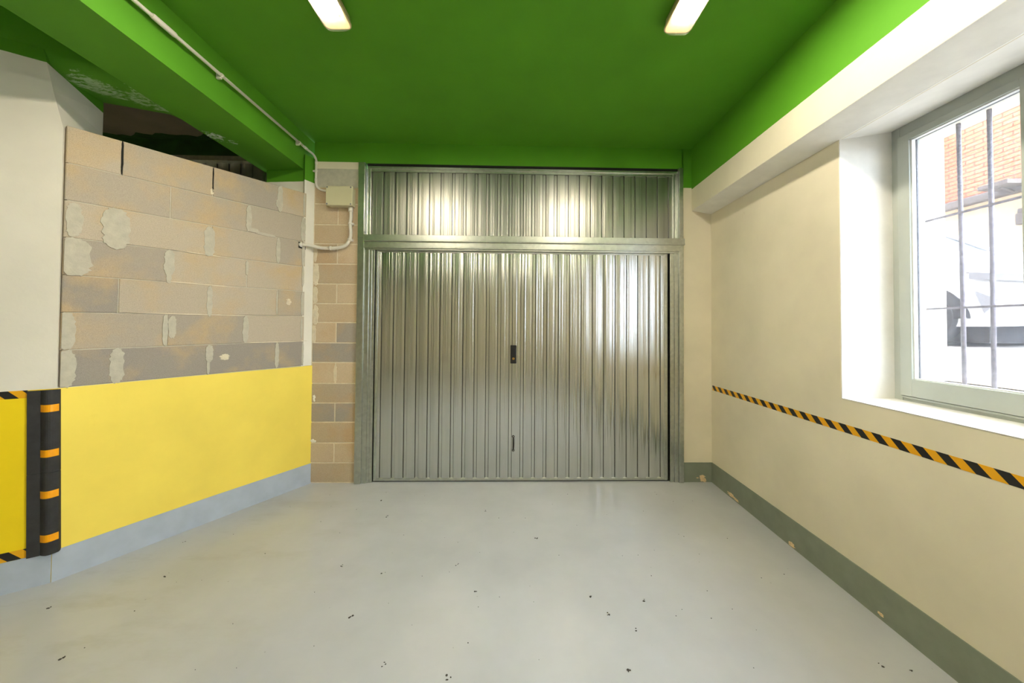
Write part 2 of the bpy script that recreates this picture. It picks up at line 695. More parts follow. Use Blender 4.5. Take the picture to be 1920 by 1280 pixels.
mb.mat(M['mortarlight'])
pl = lambda u, z, o: (u, -o, z)
for k, (cx, cz, ww, hh) in enumerate([(-2.0, 2.11, .05, .22), (-2.005, 1.9, .045, .17), (-2.0, 1.7, .05, .19), (-2.01, 1.5, .035, .18), (-1.79, 1.1, .03, .17), (-2.01, 2.32, .03, .16)]):
    blob(mb, cx, cz, ww, hh, 0.002, pl, 0.3, seed=k)
mb.mat(M['white'])
for k, (cx, cz, ww, hh) in enumerate([(-2.0, 0.86, .022, .05), (-1.996, 0.83, .014, .02), (-2.005, 0.425, .03, .03), (-1.985, 0.42, .02, .02)]):
    blob(mb, cx, cz, ww, hh, 0.004, pl, 0.5, seed=20 + k)
dw_place(tag(mb.build('wall_back_left'), 'narrow strip of bare tan block wall left of the garage door', 'wall', kind=ST))

# right wall with deep window recess
mb = MB().mat(M['cream'])
Y0, Y1 = -5.0, 3.95
WB, WN, WF = 1.165, -0.28, 2.213
mb.box((0, Y0, 0), (0.39, Y1, WB))
mb.box((0.39, Y0, 0), (0.57, Y1, 1.29))
mb.box((0, WF + .004, WB), (0.57, Y1, 2.86))
mb.box((0, Y0, WB), (0.57, WN, 2.86))
mb.box((0.39, 2.15, 1.29), (0.57, WF, 2.86))
mb.box((0.39, WN, 1.29), (0.57, WN + .07, 2.86))
mb.prism([(0, 2.788), (.322, 2.835), (.392, 2.835), (.392, 2.76), (.57, 2.76), (.57, 3.75), (0, 3.75)], lambda p: (p[0], Y0, p[1]), lambda p: (p[0], Y1, p[1]))
mb.mat(M['white'])
mb.box((0.002, WF - .002, WB), (0.39, WF + .004, 2.84))
mb.prism([(0.0, 2.786), (.322, 2.833), (.322, 2.838), (0, 2.80)], lambda p: (p[0], WN, p[1]), lambda p: (p[0], WF, p[1]))
rw_place(tag(mb.build('wall_right'), 'long cream right wall with a deep window recess', 'wall', kind=ST))
mb = MB().mat(M['white'])
mb.box((0.0, WN, WB - 0.004), (0.33, WF, WB + 0.003))
rw_place(tag(mb.build('trim_1'), 'white window sill in the right wall recess', 'window sill', kind=ST))

mb = MB().mat(M['beamright'])
mb.prism([(-.204, 3.6), (-.204, 2.822), (0.0, 2.788), (0.02, 2.788), (0.02, 3.6)], lambda p: (p[0], Y0, p[1]), lambda p: (p[0], 3.80, p[1]))
mb.mat(M['white'])  # underside whitened for daylight bounced up from the floor
mb.prism([(-.203, 2.8215), (-.203, 2.8225), (0.0, 2.7885), (0.0, 2.7865)], lambda p: (p[0], Y0, p[1]), lambda p: (p[0], 3.78, p[1]))
rw_place(tag(mb.build('trim_2'), 'boxed beam along the right wall, green above and cream below', 'beam', kind=ST))

# left beam
mb = MB().mat(M['beam'])
mb.prism([(0, 0), (1, 0), (1, 1), (0, 1)],
         lambda p: ((-2.095 if p[1] < .5 else -2.025) if p[0] > .5 else (-2.46 if p[1] < .5 else -2.46), -5.0, 3.165 if p[1] < .5 else 3.6),
         lambda p: ((-2.116 if p[1] < .5 else -2.035) if p[0] > .5 else (-2.56 if p[1] < .5 else -2.56), 3.72, 3.165 if p[1] < .5 else 3.6))
o = mb.build('trim_3')
tag(o, 'deep green ceiling beam on the left carrying the conduit', 'beam', kind=ST)
# cross beam over the block wall
mb = MB().mat(zoned('scuffed_green_paint', [(0, GREEN)], 0.7, patches=[((-2.86, 2.40, 3.21), .26, (190, 215, 170), .43, 14, (1, 2.2, 1)), ((-2.62, 2.52, 3.19), .28, (176, 208, 156), .45, 16, (1, 2.2, 1))]))
mb.smooth = True
r0 = [(-5.5, .41, CEIL + 0.02), (-3.3, 1.895, CEIL + 0.02), (-3.04, 2.07, CEIL + 0.02), (-2.88, 2.19, CEIL + .02), (-2.45, 2.46, CEIL + .02)]
r1 = [(-5.5, .41, 3.30), (-3.3, 1.895, 3.30), (-3.04, 2.07, 3.30), (-2.88, 2.19, 3.285), (-2.45, 2.37, 3.26)]
r2 = [(-5.48, .45, 3.24), (-3.3, 1.93, 3.235), (-3.03, 2.10, 3.23), (-2.86, 2.24, 3.22), (-2.45, 2.34, 3.20)]
r3 = [(-5.4, .55, 3.22), (-3.35, 2.05, 3.222), (-3.06, 2.26, 3.22), (-2.84, 2.40, 3.208), (-2.45, 2.44, 3.175)]
r4 = [(-5.3, 1.3, 3.3), (-3.45, 2.65, 3.335), (-3.28, 2.72, 3.325), (-2.62, 2.68, 3.195), (-2.45, 2.96, 3.17)]
r5 = [(p[0], p[1] + 0.01, CEIL + 0.02) for p in r4]
mb.grid([r0, r1, r2, r3, r4])
mb.smooth = False
mb.grid([r4, r5])
mb.grid([r5, r0])
tag(mb.build('trim_4'), 'scuffed green cross beam above the pillar and block wall', 'beam', kind=ST)

# lower left wall: oblique, yellow band
LA = Vector((-2.019, 3.615, 0)); LU = Vector((-.501, -.866, 0)).normalized(); LN = Vector((.866, -.501, 0)).normalized()


def lw(u, z, o=0.0):
    p = LA + LU * u + LN * o
    return (p.x, p.y, z)


mb = MB().mat(M['yellow'])
mb.prism([(-0.02, 0), (1.612, 0), (1.612, 1.193), (-0.02, 1.183)], lambda p: lw(p[0], p[1], 0), lambda p: lw(p[0], p[1], -0.2))
o = mb.build('wall_left_lower')
tag(o, 'yellow painted lower part of the slanted left wall', 'wall', kind=ST)
mb = MB().mat(M['basel'])
mb.prism([(0.0, 0), (1.616, 0), (1.616, .19), (0.8, .2), (0.0, .2)], lambda p: lw(p[0], p[1], 0.004), lambda p: lw(p[0], p[1], -0.01))
tag(mb.build('baseboard_left'), 'grey baseboard band coloured with bluish window daylight, under the yellow left wall', 'baseboard', kind=ST)

# block wall above the yellow band
mb = MB().mat(M['mortar'])
def ztop(u):
    return 2.916 - 0.041 * u
NR = 7
mb.prism([(.09, 1.18), (1.60, 1.19), (1.60, ztop(1.6) - .01), (.11, ztop(.1) - .01)], lambda p: lw(p[0], p[1], -0.004), lambda p: lw(p[0], p[1], -0.2))
def zrow(k, u):
    return 1.19 + (ztop(u) - 1.19) * k / NR
rng = random.Random(11)
odd = [0.097, .348, .857, 1.367, 1.612]
even = [0.097, .602, 1.112, 1.612]
for r in range(NR):
    js = odd if r % 2 == 0 else even
    for a, b in zip(js, js[1:]):
        g = 0.004 if r >= 1 else 0.006
        u0, u1 = a + g * .6, b - g * .6
        mb.mat(M['block'])
        mb.tv = rng.choice([0.25, .4, .6, .8, 1.0, .5])
        if r == 0 or (r == 2 and a > 1.3):
            mb.tv = 0.05
        rec = rng.uniform(-.002, .002)
        bot = zrow(r, 0)
        pts = [(u0, zrow(r, u0) + g * .5), (u1, zrow(r, u1) + g * .5), (u1, zrow(r + 1, u1) - g * .5), (u0, zrow(r + 1, u0) - g * .5)]
        front = [lw(p[0], p[1], rec) for p in pts]
        inset = 0.004
        cu = (u0 + u1) / 2
        mid = [lw(p[0] + (inset if p[0] < cu else -inset) * 0, p[1], rec - 0.003) for p in pts]
        fr = [lw(p[0] + (inset if p[0] < cu else -inset), p[1] + (inset if i < 2 else -inset), rec) for i, p in enumerate(pts)]
        bk = [lw(p[0], p[1], -0.19) for p in pts]
        mb.vf(fr + mid + bk, [(0, 1, 2, 3)] + [(i, (i + 1) % 4, 4 + (i + 1) % 4, 4 + i) for i in range(4)] + [(4 + i, 4 + (i + 1) % 4, 8 + (i + 1) % 4, 8 + i) for i in range(4)])
mb.mat(M['mortar'])
smears = [
    # row, u, dz(fraction), w, h(fraction)
    (0, 1.365, .5, .07, 1.0), (0, .855, .7, .05, .55), (0, .86, .35, .02, .7), (0, .347, .5, .035, .95), (0, 1.585, .5, .08, 1.0), (0, .11, .5, .02, .9),
    (1, 1.585, .5, .07, 1.0), (1, 1.125, .5, .03, .95), (1, 1.085, .6, .045, .7), (1, .605, .5, .045, .95), (1, .125, .5, .02, .8),
    (2, .862, .45, .035, 1.0), (2, .355, .5, .012, .9), (2, .12, .5, .03, .95),
    (3, 1.56, .5, .14, 1.0), (3, 1.11, .6, .06, .8), (3, 1.112, .3, .03, .7), (3, .604, .7, .022, .5), (3, .12, .6, .02, .8),
    (4, 1.385, .42, .13, 1.15), (4, .872, .45, .07, 1.0), (4, .352, .5, .035, .95), (4, 1.57, .5, .07, .9), (4, .12, .5, .03, 1.0),
    (5, .598, .5, .04, .95), (5, .56, .1, .09, .14), (5, .46, .02, .16, .1), (5, .125, .5, .045, .95),
    (6, .345, .5, .045, 1.0), (6, .36, .3, .04, .3), (6, .12, .5, .02, .9)]
for k, (r, u, fz, ww, fh) in enumerate(smears):
    hh = (zrow(r + 1, u) - zrow(r, u))
    blob(mb, u, zrow(r, u) + hh * fz, ww, hh * fh, 0.002 + .0003 * (k % 5), lw, 0.18, n=44, depth=0.0025, seed=40 + k, umax=1.606)
mb.mat(M['mortarlight'])
for k, (r, u, fz, ww, fh) in enumerate([(1, .36, 0, .5, .035), (2, .9, 0, .7, .03), (3, .9, 0, .4, .03), (4, .9, 0, .3, .03), (2, .25, .55, .04, .25), (0, .75, .55, .06, .2), (6, .863, .15, .02, .2)]):
    hh = (zrow(r + 1, u) - zrow(r, u))
    blob(mb, u, zrow(r, u) + hh * fz, ww, hh * fh, 0.001, lw, 0.35, n=40, depth=0.002, seed=90 + k)
mb.mat(M['dark'])
for k, (u, f0, ww, fh) in enumerate([(1.367, .5, .010, .98), (.857, .55, .009, .85)]):
    hh = zrow(7, u) - zrow(6, u)
    blob(mb, u, zrow(6, u) + hh * f0, ww, hh * fh, 0.001, lw, 0.3, n=30, depth=0.002, seed=130 + k)
o = mb.build('wall_left_upper')
tag(o, 'bare concrete block wall above the yellow band, seven rough courses', 'wall', kind=ST)

# white column between block wall and door wall
mb = MB().mat(M['column'])
mb.prism([(-2.026, 3.63), (-2.078, 3.512), (-2.12, 3.56), (-2.51, 3.585), (-2.51, 3.72), (-2.02, 3.72)], lambda p: (p[0], p[1], 1.186), lambda p: (p[0], p[1], 3.30))
tag(mb.build('wall_left_corner'), 'white corner column beside the block wall, green at the top', 'wall', kind=ST)

# pillar at the left edge
PA = Vector((-2.827, 2.218, 0)); PU = Vector((-.825, -.564, 0)).normalized(); PN = Vector((.564, -.825, 0)).normalized()


def pw(u, z, o=0.0):
    p = PA + PU * u + PN * o
    return (p.x, p.y, z)


mb = MB().mat(M['pillar'])
edge = [(0.0, 0.0), (0.0, 1.193), (0.004, 1.2), (0.012, 2.83), (0.056, 3.046), (0.0856, 3.213), (0.10, 3.29)]
PL = 0.75
front = [(PL, 0.0)] + edge + [(PL, 3.29)]
n = len(front)
mb.vf([pw(u, z) for u, z in front], [tuple(range(n))])
back = [pw(0.0, z, -0.58) for u, z in edge]
back = [(p[0], p[1], p[2]) for p in back]
for i in range(len(edge) - 1):
    a, b = pw(*edge[i]), pw(*edge[i + 1])
    mb.vf([a, b, back[i + 1], back[i]], [(0, 1, 2, 3)])
mb.vf([pw(0, 0, -.58), pw(0, 3.29, -.58), pw(PL, 3.29, -.58), pw(PL, 0, -.58)], [(0, 1, 2, 3)])
mb.vf([pw(.10, 3.29), pw(0, 3.29, -.58), pw(PL, 3.29, -.58), pw(PL, 3.29)], [(0, 1, 2, 3)])
mb.vf([pw(PL, 0), pw(PL, 0, -.58), pw(PL, 3.29, -.58), pw(PL, 3.29)], [(0, 1, 2, 3)])
tag(mb.build('wall_left_pillar'), 'white pillar at the left edge with a yellow painted lower half', 'wall', kind=ST)
mb = MB().mat(M['basel'])
mb.prism([(0.004, 0), (.75, 0), (.75, .186), (0.004, .186)], lambda p: pw(p[0], p[1], 0.004), lambda p: pw(p[0], p[1], -0.01))
tag(mb.build('baseboard_pillar'), 'grey baseboard coloured with bluish window daylight, at the foot of the left pillar', 'baseboard', kind=ST)

# remaining enclosure behind the camera
mb = MB().mat(M['cream'])
mb.box((-6, -5.4, 0), (2.9, -5.0, 3.6))
tag(mb.build('wall_front'), 'cream wall behind the viewer', 'wall', kind=ST)
mb = MB().mat(M['cream'])
mb.box((-6.2, -5.4, 0), (-5.6, 4.0, 3.75))
tag(mb.build('wall_left_far'), 'far left wall of the parking hall', 'wall', kind=ST)

# right baseboards
mb = MB().mat(M['base'])
mb.box((-0.006, Y0, 0), (0.01, 3.70, 0.203))
o = rw_place(tag(mb.build('baseboard_right'), 'grey green baseboard along the right wall with chipped plaster', 'baseboard', kind=ST))
mb = MB().mat(M['plasterchip'])
plr = lambda u, z, o_: (-o_, u, z)
for k, (cy, cz, ww, hh) in enumerate([(3.36, .03, .10, .03), (3.28, .022, .06, .02), (2.62, .02, .05, .03), (1.98, .03, .03, .015)]):
    blob(mb, cy, cz, ww, hh, 0.006, plr, 0.5, seed=200 + k, depth=0.003)
p = mb.build('chipped_patch', o)
p['label'] = 'bare plaster showing through chipped paint'
mb = MB().mat(M['base'])
mb.box((1.778, -0.006, 0), (2.08, 0.01, 0.2))
o = dw_place(tag(mb.build('baseboard_back'), 'short grey green baseboard right of the garage door', 'baseboard', kind=ST))
mb = MB().mat(M['plasterchip'])
for k, (cx, cz, ww, hh) in enumerate([(1.985, .04, .05, .065), (2.005, .02, .03, .04), (1.965, .05, .02, .04), (1.93, .045, .02, .008)]):
    blob(mb, cx, cz, ww, hh, 0.006, pl, 0.5, seed=300 + k, depth=0.004)
p = mb.build('chipped_patch', o)
p['label'] = 'bare plaster showing through chipped paint'

# ------------------------------------------------------------------ garage door
door = tag(empty('door_1', (0, DWY, 0), DW_A), 'galvanised corrugated metal garage door with black lock and pull handle', 'garage door', kind=ST)


def corrugated(metal, x0, x1, z0, z1, first, pitch, ywall, rivrows, seed, amp=1.0):
    """ribbed sheet: flat bays with fine pressed lines, recessed channels at first + k*pitch"""
    r = random.Random(seed)
    prof = []           # (x, y) left to right; y = depth, positive away from the room
    x = x0
    prof.append((x0, 0.0))
    k = 0
    ribs = []
    while first + k * pitch < x1 - 0.02:
        ribs.append(first + k * pitch)
        k += 1
    edges = [x0] + ribs
    cur = x0
    for rb in ribs + [x1]:
        # bay from cur to rb
        wbay = rb - cur
        if wbay > 0.03:
            nf = 6
            for j in range(1, nf):
                xx = cur + wbay * j / nf
                bow = -0.0018 * amp * math.sin(math.pi * j / nf)
                prof.append((xx - .0016, bow + amp * r.uniform(-.0004, .0004)))
                prof.append((xx + .0016, bow + amp * (r.uniform(-.0004, .0004) + (.0006 if j % 2 else 0))))
        if rb < x1:
            prof.append((rb - .0008, 0.0))
            prof.append((rb + .0012, .024))
            prof.append((rb + .0040, .013))
            prof.append((rb + .016, .0125 + amp * r.uniform(-.001, .001)))
            prof.append((rb + .0315, .013))
            prof.append((rb + .0345, .021))
            prof.append((rb + .036, 0.0))
            cur = rb + .036
    prof.append((x1, 0.0))
    prof = [p for i, p in enumerate(prof) if i == 0 or p[0] > prof[i - 1][0] + 1e-5]
    nz = max(2, int((z1 - z0) / 0.06))
    rows = []
    for i in range(nz + 1):
        z = z0 + (z1 - z0) * i / nz
        row = []
        for (px, py) in prof:
            wv = 0.0007 * amp * mnoise.noise((px * 9.0, z * .8, seed)) + 0.00012 * mnoise.noise((px * 30.0, z * 2.5, seed + 5))
            row.append((px, ywall + py + wv, z))
        rows.append(row)
    m = MB().mat(M[metal])
    m.grid(rows)
    for (zr, off) in rivrows:
        for rb in ribs[:-1]:
            cx = rb + off
            m.tube([(cx, ywall + .001, zr), (cx, ywall - .003, zr)], .0045, 6)
    return m


YU, YLF = 0.035, 0.02
m = corrugated('dullsteel', -1.50, 1.735, 2.50, 3.245, -1.465, .1186, YU, [], 1, .5)
up_o = m.build('upper_panel', door, recalc=False)
m = corrugated('steel', -1.40, 1.629, 0.018, 2.368, -1.3445, .1195, YLF, [(1.62, .075), (1.515, .075), (.68, .075), (.57, .075)], 2)
leaf = m.build('door_leaf', door, recalc=False)
# edge trims of the panels (small flanges with rivet holes)
m = MB().mat(M['frame'])
m.box((-1.40, YLF - .004, .012), (1.629, YLF + .03, .034), .002)
m.box((-1.40, YLF - .003, 2.352), (1.629, YLF + .03, 2.366), .002)
m.box((-1.402, YLF - .006, .012), (-1.385, YLF + .03, 2.366), .003)
m.box((-1.380, YLF - .005, .012), (-1.374, YLF + .03, 2.36), .002)
m.box((1.595, YLF - .006, .012), (1.629, YLF + .03, 2.366), .003)
m.build('leaf_edging', door)
m = MB().mat(M['frame'])
m.box((-1.50, YU - .03, 3.215), (1.735, YU + .03, 3.238), .002)
m.box((-1.50, YU - .012, 3.190), (1.735, YU - .004, 3.215))
m.box((-1.495, YU - .02, 2.51), (-1.468, YU + .02, 3.22), .004)
m.box((-1.510, YU - .012, 2.51), (-1.498, YU + .02, 3.22), .003)
m.box((1.69, YU - .02, 2.51), (1.712, YU + .02, 3.22), .004)
m.box((1.716, YU - .012, 2.51), (1.732, YU + .02, 3.22), .003)
m.box((-1.49, YU - .008, 2.515), (1.72, YU - .003, 2.532))
m.build('panel_edging', door)
# posts
m = MB().mat(M['frame'])
m.box((-1.578, -.03, 0), (-1.512, .12, 2.49), .003)
m.box((-1.578, -.034, 2.49), (-1.512, .12, 3.258), .003)
m.box((-1.512, -.012, 0), (-1.466, .10, 2.37), .003)
m.box((-1.466, -.002, 0), (-1.440, .09, 2.37), .003)
m.box((-1.440, .004, 0), (-1.412, .08, 2.37), .004)
m.build('frame_post', door)
m = MB().mat(M['frame'])
m.box((1.732, -.03, 0), (1.779, .12, 2.47), .003)
m.box((1.732, -.034, 2.52), (1.775, .12, 3.258), .003)
m.box((1.690, -.012, 0), (1.732, .10, 2.37), .003)
m.box((1.647, -.004, 0), (1.690, .09, 2.37), .003)
m.build('frame_post', door)
# transom of folded profiles
m = MB().mat(M['frame'])
m.box((-1.514, -.045, 2.462), (1.784, .10, 2.518), .002)
m.box((-1.514, -.052, 2.45), (1.784, .10, 2.464), .004)
m.box((-1.514, -.03, 2.396), (1.735, .10, 2.451), .002)
m.box((-1.514, -.036, 2.384), (1.735, .10, 2.398), .003)
m.box((-1.514, -.018, 2.368), (1.735, .10, 2.386), .003)
m.build('transom', door)
m = MB().mat(M['dark'])  # near-black sheet painted as the shade in the door gaps
m.box((-1.46, .085, 0), (1.70, .12, 3.25))
m.box((-1.50, .0, 3.24), (1.735, .06, 3.262))
m.box((-1.41, .03, 0.0), (1.66, .06, .012))
bk = m.build('gap_shade_sheet', door)
bk['label'] = 'dark sheet for the shade in the gaps around the door leaf'
# lock and handle
LX = .018
m = MB().mat(M['black'])
m.box((LX - .031, YLF - .016, 1.212), (LX + .031, YLF + .004, 1.40), .006)
m.box((LX - .024, YLF - .019, 1.30), (LX + .024, YLF - .01, 1.375), .004)
lk = m.build('lock_plate', door)
lk['label'] = 'black lock plate'
m = MB().mat(M['brass'])
m.tube([(LX, YLF - .012, 1.263), (LX, YLF - .023, 1.263)], .012, 20)
m.mat(M['dark'])
m.box((LX - .0015, YLF - .0235, 1.256), (LX + .0015, YLF - .022, 1.270))
lc = m.build('lock_cylinder', lk)
lc['label'] = 'brass key cylinder'
m = MB().mat(M['black'])
HX = .022
m.tube(smooth_path([(HX, YLF - .002, .325), (HX, YLF - .012, .335), (HX, YLF - .03, .352), (HX, YLF - .036, .39), (HX, YLF - .03, .43), (HX, YLF - .012, .447), (HX, YLF - .002, .457)], 5), .0085, 12)
for zz in (.322, .461):
    m.tube([(HX, YLF + .002, zz), (HX, YLF - .007, zz)], .013, 16)
hd = m.build('pull_handle', door)
hd['label'] = 'black bow pull handle'
for zz in (.322, .461):
    m = MB().mat(M['screw'])
    m.tube([(HX, YLF - .006, zz), (HX, YLF - .010, zz)], .006, 12)
    m.build('screw', hd)

# the dark garage door of the neighbouring bay
nd = tag(empty('door_2', (0, DWY, 0), DW_A), 'dark corrugated garage door of the next bay seen over the block wall', 'garage door', kind=ST)
m = corrugated('dullsteel', -4.3, -2.52, .02, 3.25, -4.25, .12, .03, [], 9)
m.build('door_leaf', nd, recalc=False)
m = MB().mat(M['frame'])
m.box((-4.35, -.03, 3.25), (-2.5, .1, 3.30), .003)
m.box((-4.35, -.03, 0), (-4.28, .1, 3.25), .003)
m.build('frame_post', nd)

# ------------------------------------------------------------------ window in the right wall
win = tag(empty('window_1', (2.004, 0, 0), RW_A), 'grey framed window in the recess of the right wall', 'window', kind=ST)
FD = .322
m = MB().mat(M['winframe'])
m.box((FD, 2.165, 1.16), (FD + .07, 2.213, 2.835), .004)
m.box((FD, -.28, 1.16), (FD + .07, -.232, 2.835), .004)
m.box((FD, -.232, 2.77), (FD + .07, 2.165, 2.835), .004)
m.box((FD, -.232, 1.16), (FD + .07, 2.165, 1.196), .004)
m.box((FD - .012, -.23, 1.186), (FD + .01, 2.165, 1.198), .003)
m.build('window_frame', win)
for (ya, yb) in ((1.57, 2.163), (.97, 1.568), (.37, .968), (-.23, .368)):
    m = MB().mat(M['winframe'])
    d0, d1 = FD - .018, FD + .05
    zt, zb = 2.768, 1.20
    m.box((d0, yb - .065, zb), (d1, yb, zt), .004)
    m.box((d0, ya, zb), (d1, ya + .06, zt), .004)
    m.box((d0, ya + .058, zt - .042), (d1, yb - .063, zt), .004)
    m.box((d0, ya + .058, zb), (d1, yb - .063, zb + .104), .004)
    sash = m.build('sash', win)
    m = MB().mat(M['bead'])
    e = .008
    gy0, gy1, gz0, gz1 = ya + .058, yb - .063, zb + .102, zt - .04
    m.box((d0 + .012, gy1 - e, gz0), (d0 + .034, gy1 + .002, gz1), .002)
    m.box((d0 + .012, gy0 - .002, gz0), (d0 + .034, gy0 + e, gz1), .002)
    m.box((d0 + .012, gy0, gz1 - e), (d0 + .034, gy1, gz1 + .002), .002)
    m.box((d0 + .012, gy0, gz0 - .002), (d0 + .034, gy1, gz0 + e), .002)
    m.build('glazing_bead', sash)
    m = MB().mat(M['glass'])
    m.box((d0 + .037, gy0 - .005, gz0 - .005), (d0 + .041, gy1 + .005, gz1 + .005))
    m.build('pane', sash)
    m = MB().mat(M['gasket'])
    g = .005
    for (a, b) in (((gy0, gz0), (gy1, gz0 + g)), ((gy0, gz1 - g), (gy1, gz1)), ((gy0, gz0), (gy0 + g, gz1)), ((gy1 - g, gz0), (gy1, gz1))):
        m.box((d0 + .042, a[0], a[1]), (d0 + .05, b[0], b[1]))
    m.build('gasket', sash)
m = MB().mat(M['gasket'])
for zz in (1.50, 2.42):
    m.box((FD - .004, 2.166, zz), (FD + .002, 2.170, zz + .12))
m.build('hinge_slot', win)

grille = tag(empty('window_grille', (2.004, 0, 1.2), RW_A), 'rusty iron security bars outside the garage window', 'window bars')
BD = .466
yy = 1.984
k = 0
while yy > -0.15:
    m = MB().mat(M['iron'])
    m.tube([(BD, yy + .006 * math.sin(k), .085), (BD, yy + .002, .8), (BD, yy + .008 * math.cos(k), 1.57)], .0095, 8)
    m.build('vertical_bar', grille)
    yy -= .128
    k += 1
for zz in (.520, 1.052):
    m = MB().mat(M['iron'])
    m.box((BD - .014, -.2, zz - .006), (BD - .002, 2.16, zz + .006), .002)
    m.build('horizontal_bar', grille)

# ------------------------------------------------------------------ ceiling lights


def ceiling_light(x, y0, y1, label, group):
    t = empty('ceiling_light', (x, y1, CEIL))
    tag(t, label, 'ceiling light', group)
    L = y1 - y0
    W = .084

    def rrect(hw, ya, yb, r, z, n=6):
        pts = []
        for (cx, cy, a0) in ((hw - r, yb - r, 0), (-hw + r, yb - r, 90), (-hw + r, ya + r, 180), (hw - r, ya + r, 270)):
            for i in range(n + 1):
                a = math.radians(a0 + 90 * i / n)
                pts.append((cx + r * math.cos(a), cy + r * math.sin(a), z))
        return pts

    def loft(mb, rings, capa, capb):
        vs = [[mb.bm.verts.new(p) for p in r] for r in rings]
        n = len(vs[0])
        for a, b in zip(vs, vs[1:]):
            for i in range(n):
                mb._f(mb.bm.faces.new([a[i], a[(i + 1) % n], b[(i + 1) % n], b[i]]))
        if capa:
            mb._f(mb.bm.faces.new(vs[0][::-1]))
        if capb:
            mb._f(mb.bm.faces.new(vs[-1]))
    mb = MB().mat(M['housing'])
    mb.smooth = True
    loft(mb, [rrect(W - .010, -L + .01, -.01, .03, -.001), rrect(W - .004, -L + .004, -.004, .034, -.042),
              rrect(W, -L, 0, .036, -.046), rrect(W, -L, 0, .036, -.056),
              rrect(W - .008, -L + .008, -.008, .03, -.056), rrect(W - .012, -L + .012, -.012, .028, -.022)], True, True)
    mb.build('housing', t, recalc=True)
    mb = MB().mat(M['diffuser'])
    mb.smooth = True
    loft(mb, [rrect(W - .009, -L + .009, -.009, .03, -.054), rrect(W - .011, -L + .011, -.011, .03, -.070),
              rrect(W - .020, -L + .020, -.020, .028, -.084), rrect(W - .036, -L + .036, -.036, .024, -.093), rrect(.02, -L + .06, -.06, .012, -.095)], False, True)
    mb.build('diffuser', t)
    for sx in (-.036, .036):
        mb = MB().mat(M['tube'])
        mb.tube([(sx, -.115, -.048), (sx, -L + .115, -.048)], .013, 12)
        tb = mb.build('fluorescent_tube', t)
        for ya in (-.105, -L + .105):
            mb = MB().mat(M['housing'])
            mb.box((sx - .014, ya - .012, -.062), (sx + .014, ya + .012, -.024), .003)
            mb.build('lamp_holder', tb)
    return t


ceiling_light(-1.075, 0.85, 2.155, 'lit fluorescent ceiling light nearer the beam with the conduit', 'fluorescent ceiling lights')
ceiling_light(1.0, 0.85, 2.165, 'lit fluorescent ceiling light nearer the window wall', 'fluorescent ceiling lights')
ceiling_light(-1.075, -2.9, -1.6, 'added fluorescent fill light, unseen behind the viewer, left row', 'fluorescent ceiling lights')  # unseen pair added to light the room from behind
ceiling_light(1.0, -2.9, -1.6, 'added fluorescent fill light, unseen behind the viewer, right row', 'fluorescent ceiling lights')

# ------------------------------------------------------------------ conduit, junction box, hose
cn = tag(empty('conduit', (-2.06, 3.55, 3.33)), 'rigid light grey conduit along the left beam down to the junction box', 'conduit pipe')
cn_inv = Vector((-2.06, 3.55, 3.33))


def loc(p, o):
    return tuple(Vector(p) - o)


yd = DWY + DW_A * -2.0
run = [(-2.037, -4.9, 3.336), (-2.045, 1.9, 3.336), (-2.045, 3.40, 3.336)]
path = [(-2.045, 3.40, 3.336), (-2.045, 3.49, 3.335), (-2.030, 3.565, 3.325), (-2.016, 3.592, 3.29), (-2.012, 3.595, 3.25), (-2.012, 3.595, 3.15), (-2.012, 3.595, 3.07), (-2.006, 3.595, 3.02), (-1.98, 3.595, 2.985), (-1.93, 3.59, 2.965), (-1.87, 3.585, 2.962)]
R_P = .011
m = MB().mat(M['pvc'])
m.tube([loc(p, cn_inv) for p in run], R_P, 12)
m.tube([loc(p, cn_inv) for p in smooth_path(path, 6)], R_P, 12)
m.build('pipe', cn)
m = MB().mat(M['pvc'])
m.tube([loc(p, cn_inv) for p in [(-2.044, 1.965, 3.336), (-2.044, 1.975, 3.336), (-2.044, 2.10, 3.336), (-2.044, 2.11, 3.336)]], .016, 14, rfn=lambda i: (.013, .016, .016, .013)[i])
m.build('pipe_coupling', cn)
for (p, q) in (((-2.012, 3.595, 3.27), (-2.012, 3.595, 3.24)), ((-2.012, 3.595, 3.09), (-2.012, 3.595, 3.06)), ((-2.0445, 3.44, 3.336), (-2.044, 3.48, 3.335))):
    m = MB().mat(M['pvc'])
    m.tube([loc(p, cn_inv), loc(q, cn_inv)], .0135, 12)
    m.build('pipe_coupling', cn)
for (p, ax) in (((-2.045, 2.45, 3.336), 'y'), ((-2.045, 3.36, 3.336), 'y'), ((-2.045, 0.9, 3.336), 'y'), ((-2.012, 3.595, 3.165), 'z')):
    m = MB().mat(M['pvc'])
    v = Vector(p)
    if ax == 'y':
        m.tube([loc(v + Vector((0, -.008, 0)), cn_inv), loc(v + Vector((0, .008, 0)), cn_inv)], .015, 12)
        a = v + Vector((-.002, -.008, -.024)); b = v + Vector((-.034, .008, .012))
    else:
        m.tube([loc(v + Vector((0, 0, -.008)), cn_inv), loc(v + Vector((0, 0, .008)), cn_inv)], .015, 12)
        a = v + Vector((-.03, -.01, -.008)); b = v + Vector((0, .015, .008))
    m.box(loc(a, cn_inv), loc(b, cn_inv), .002)
    m.build('pipe_clip', cn)

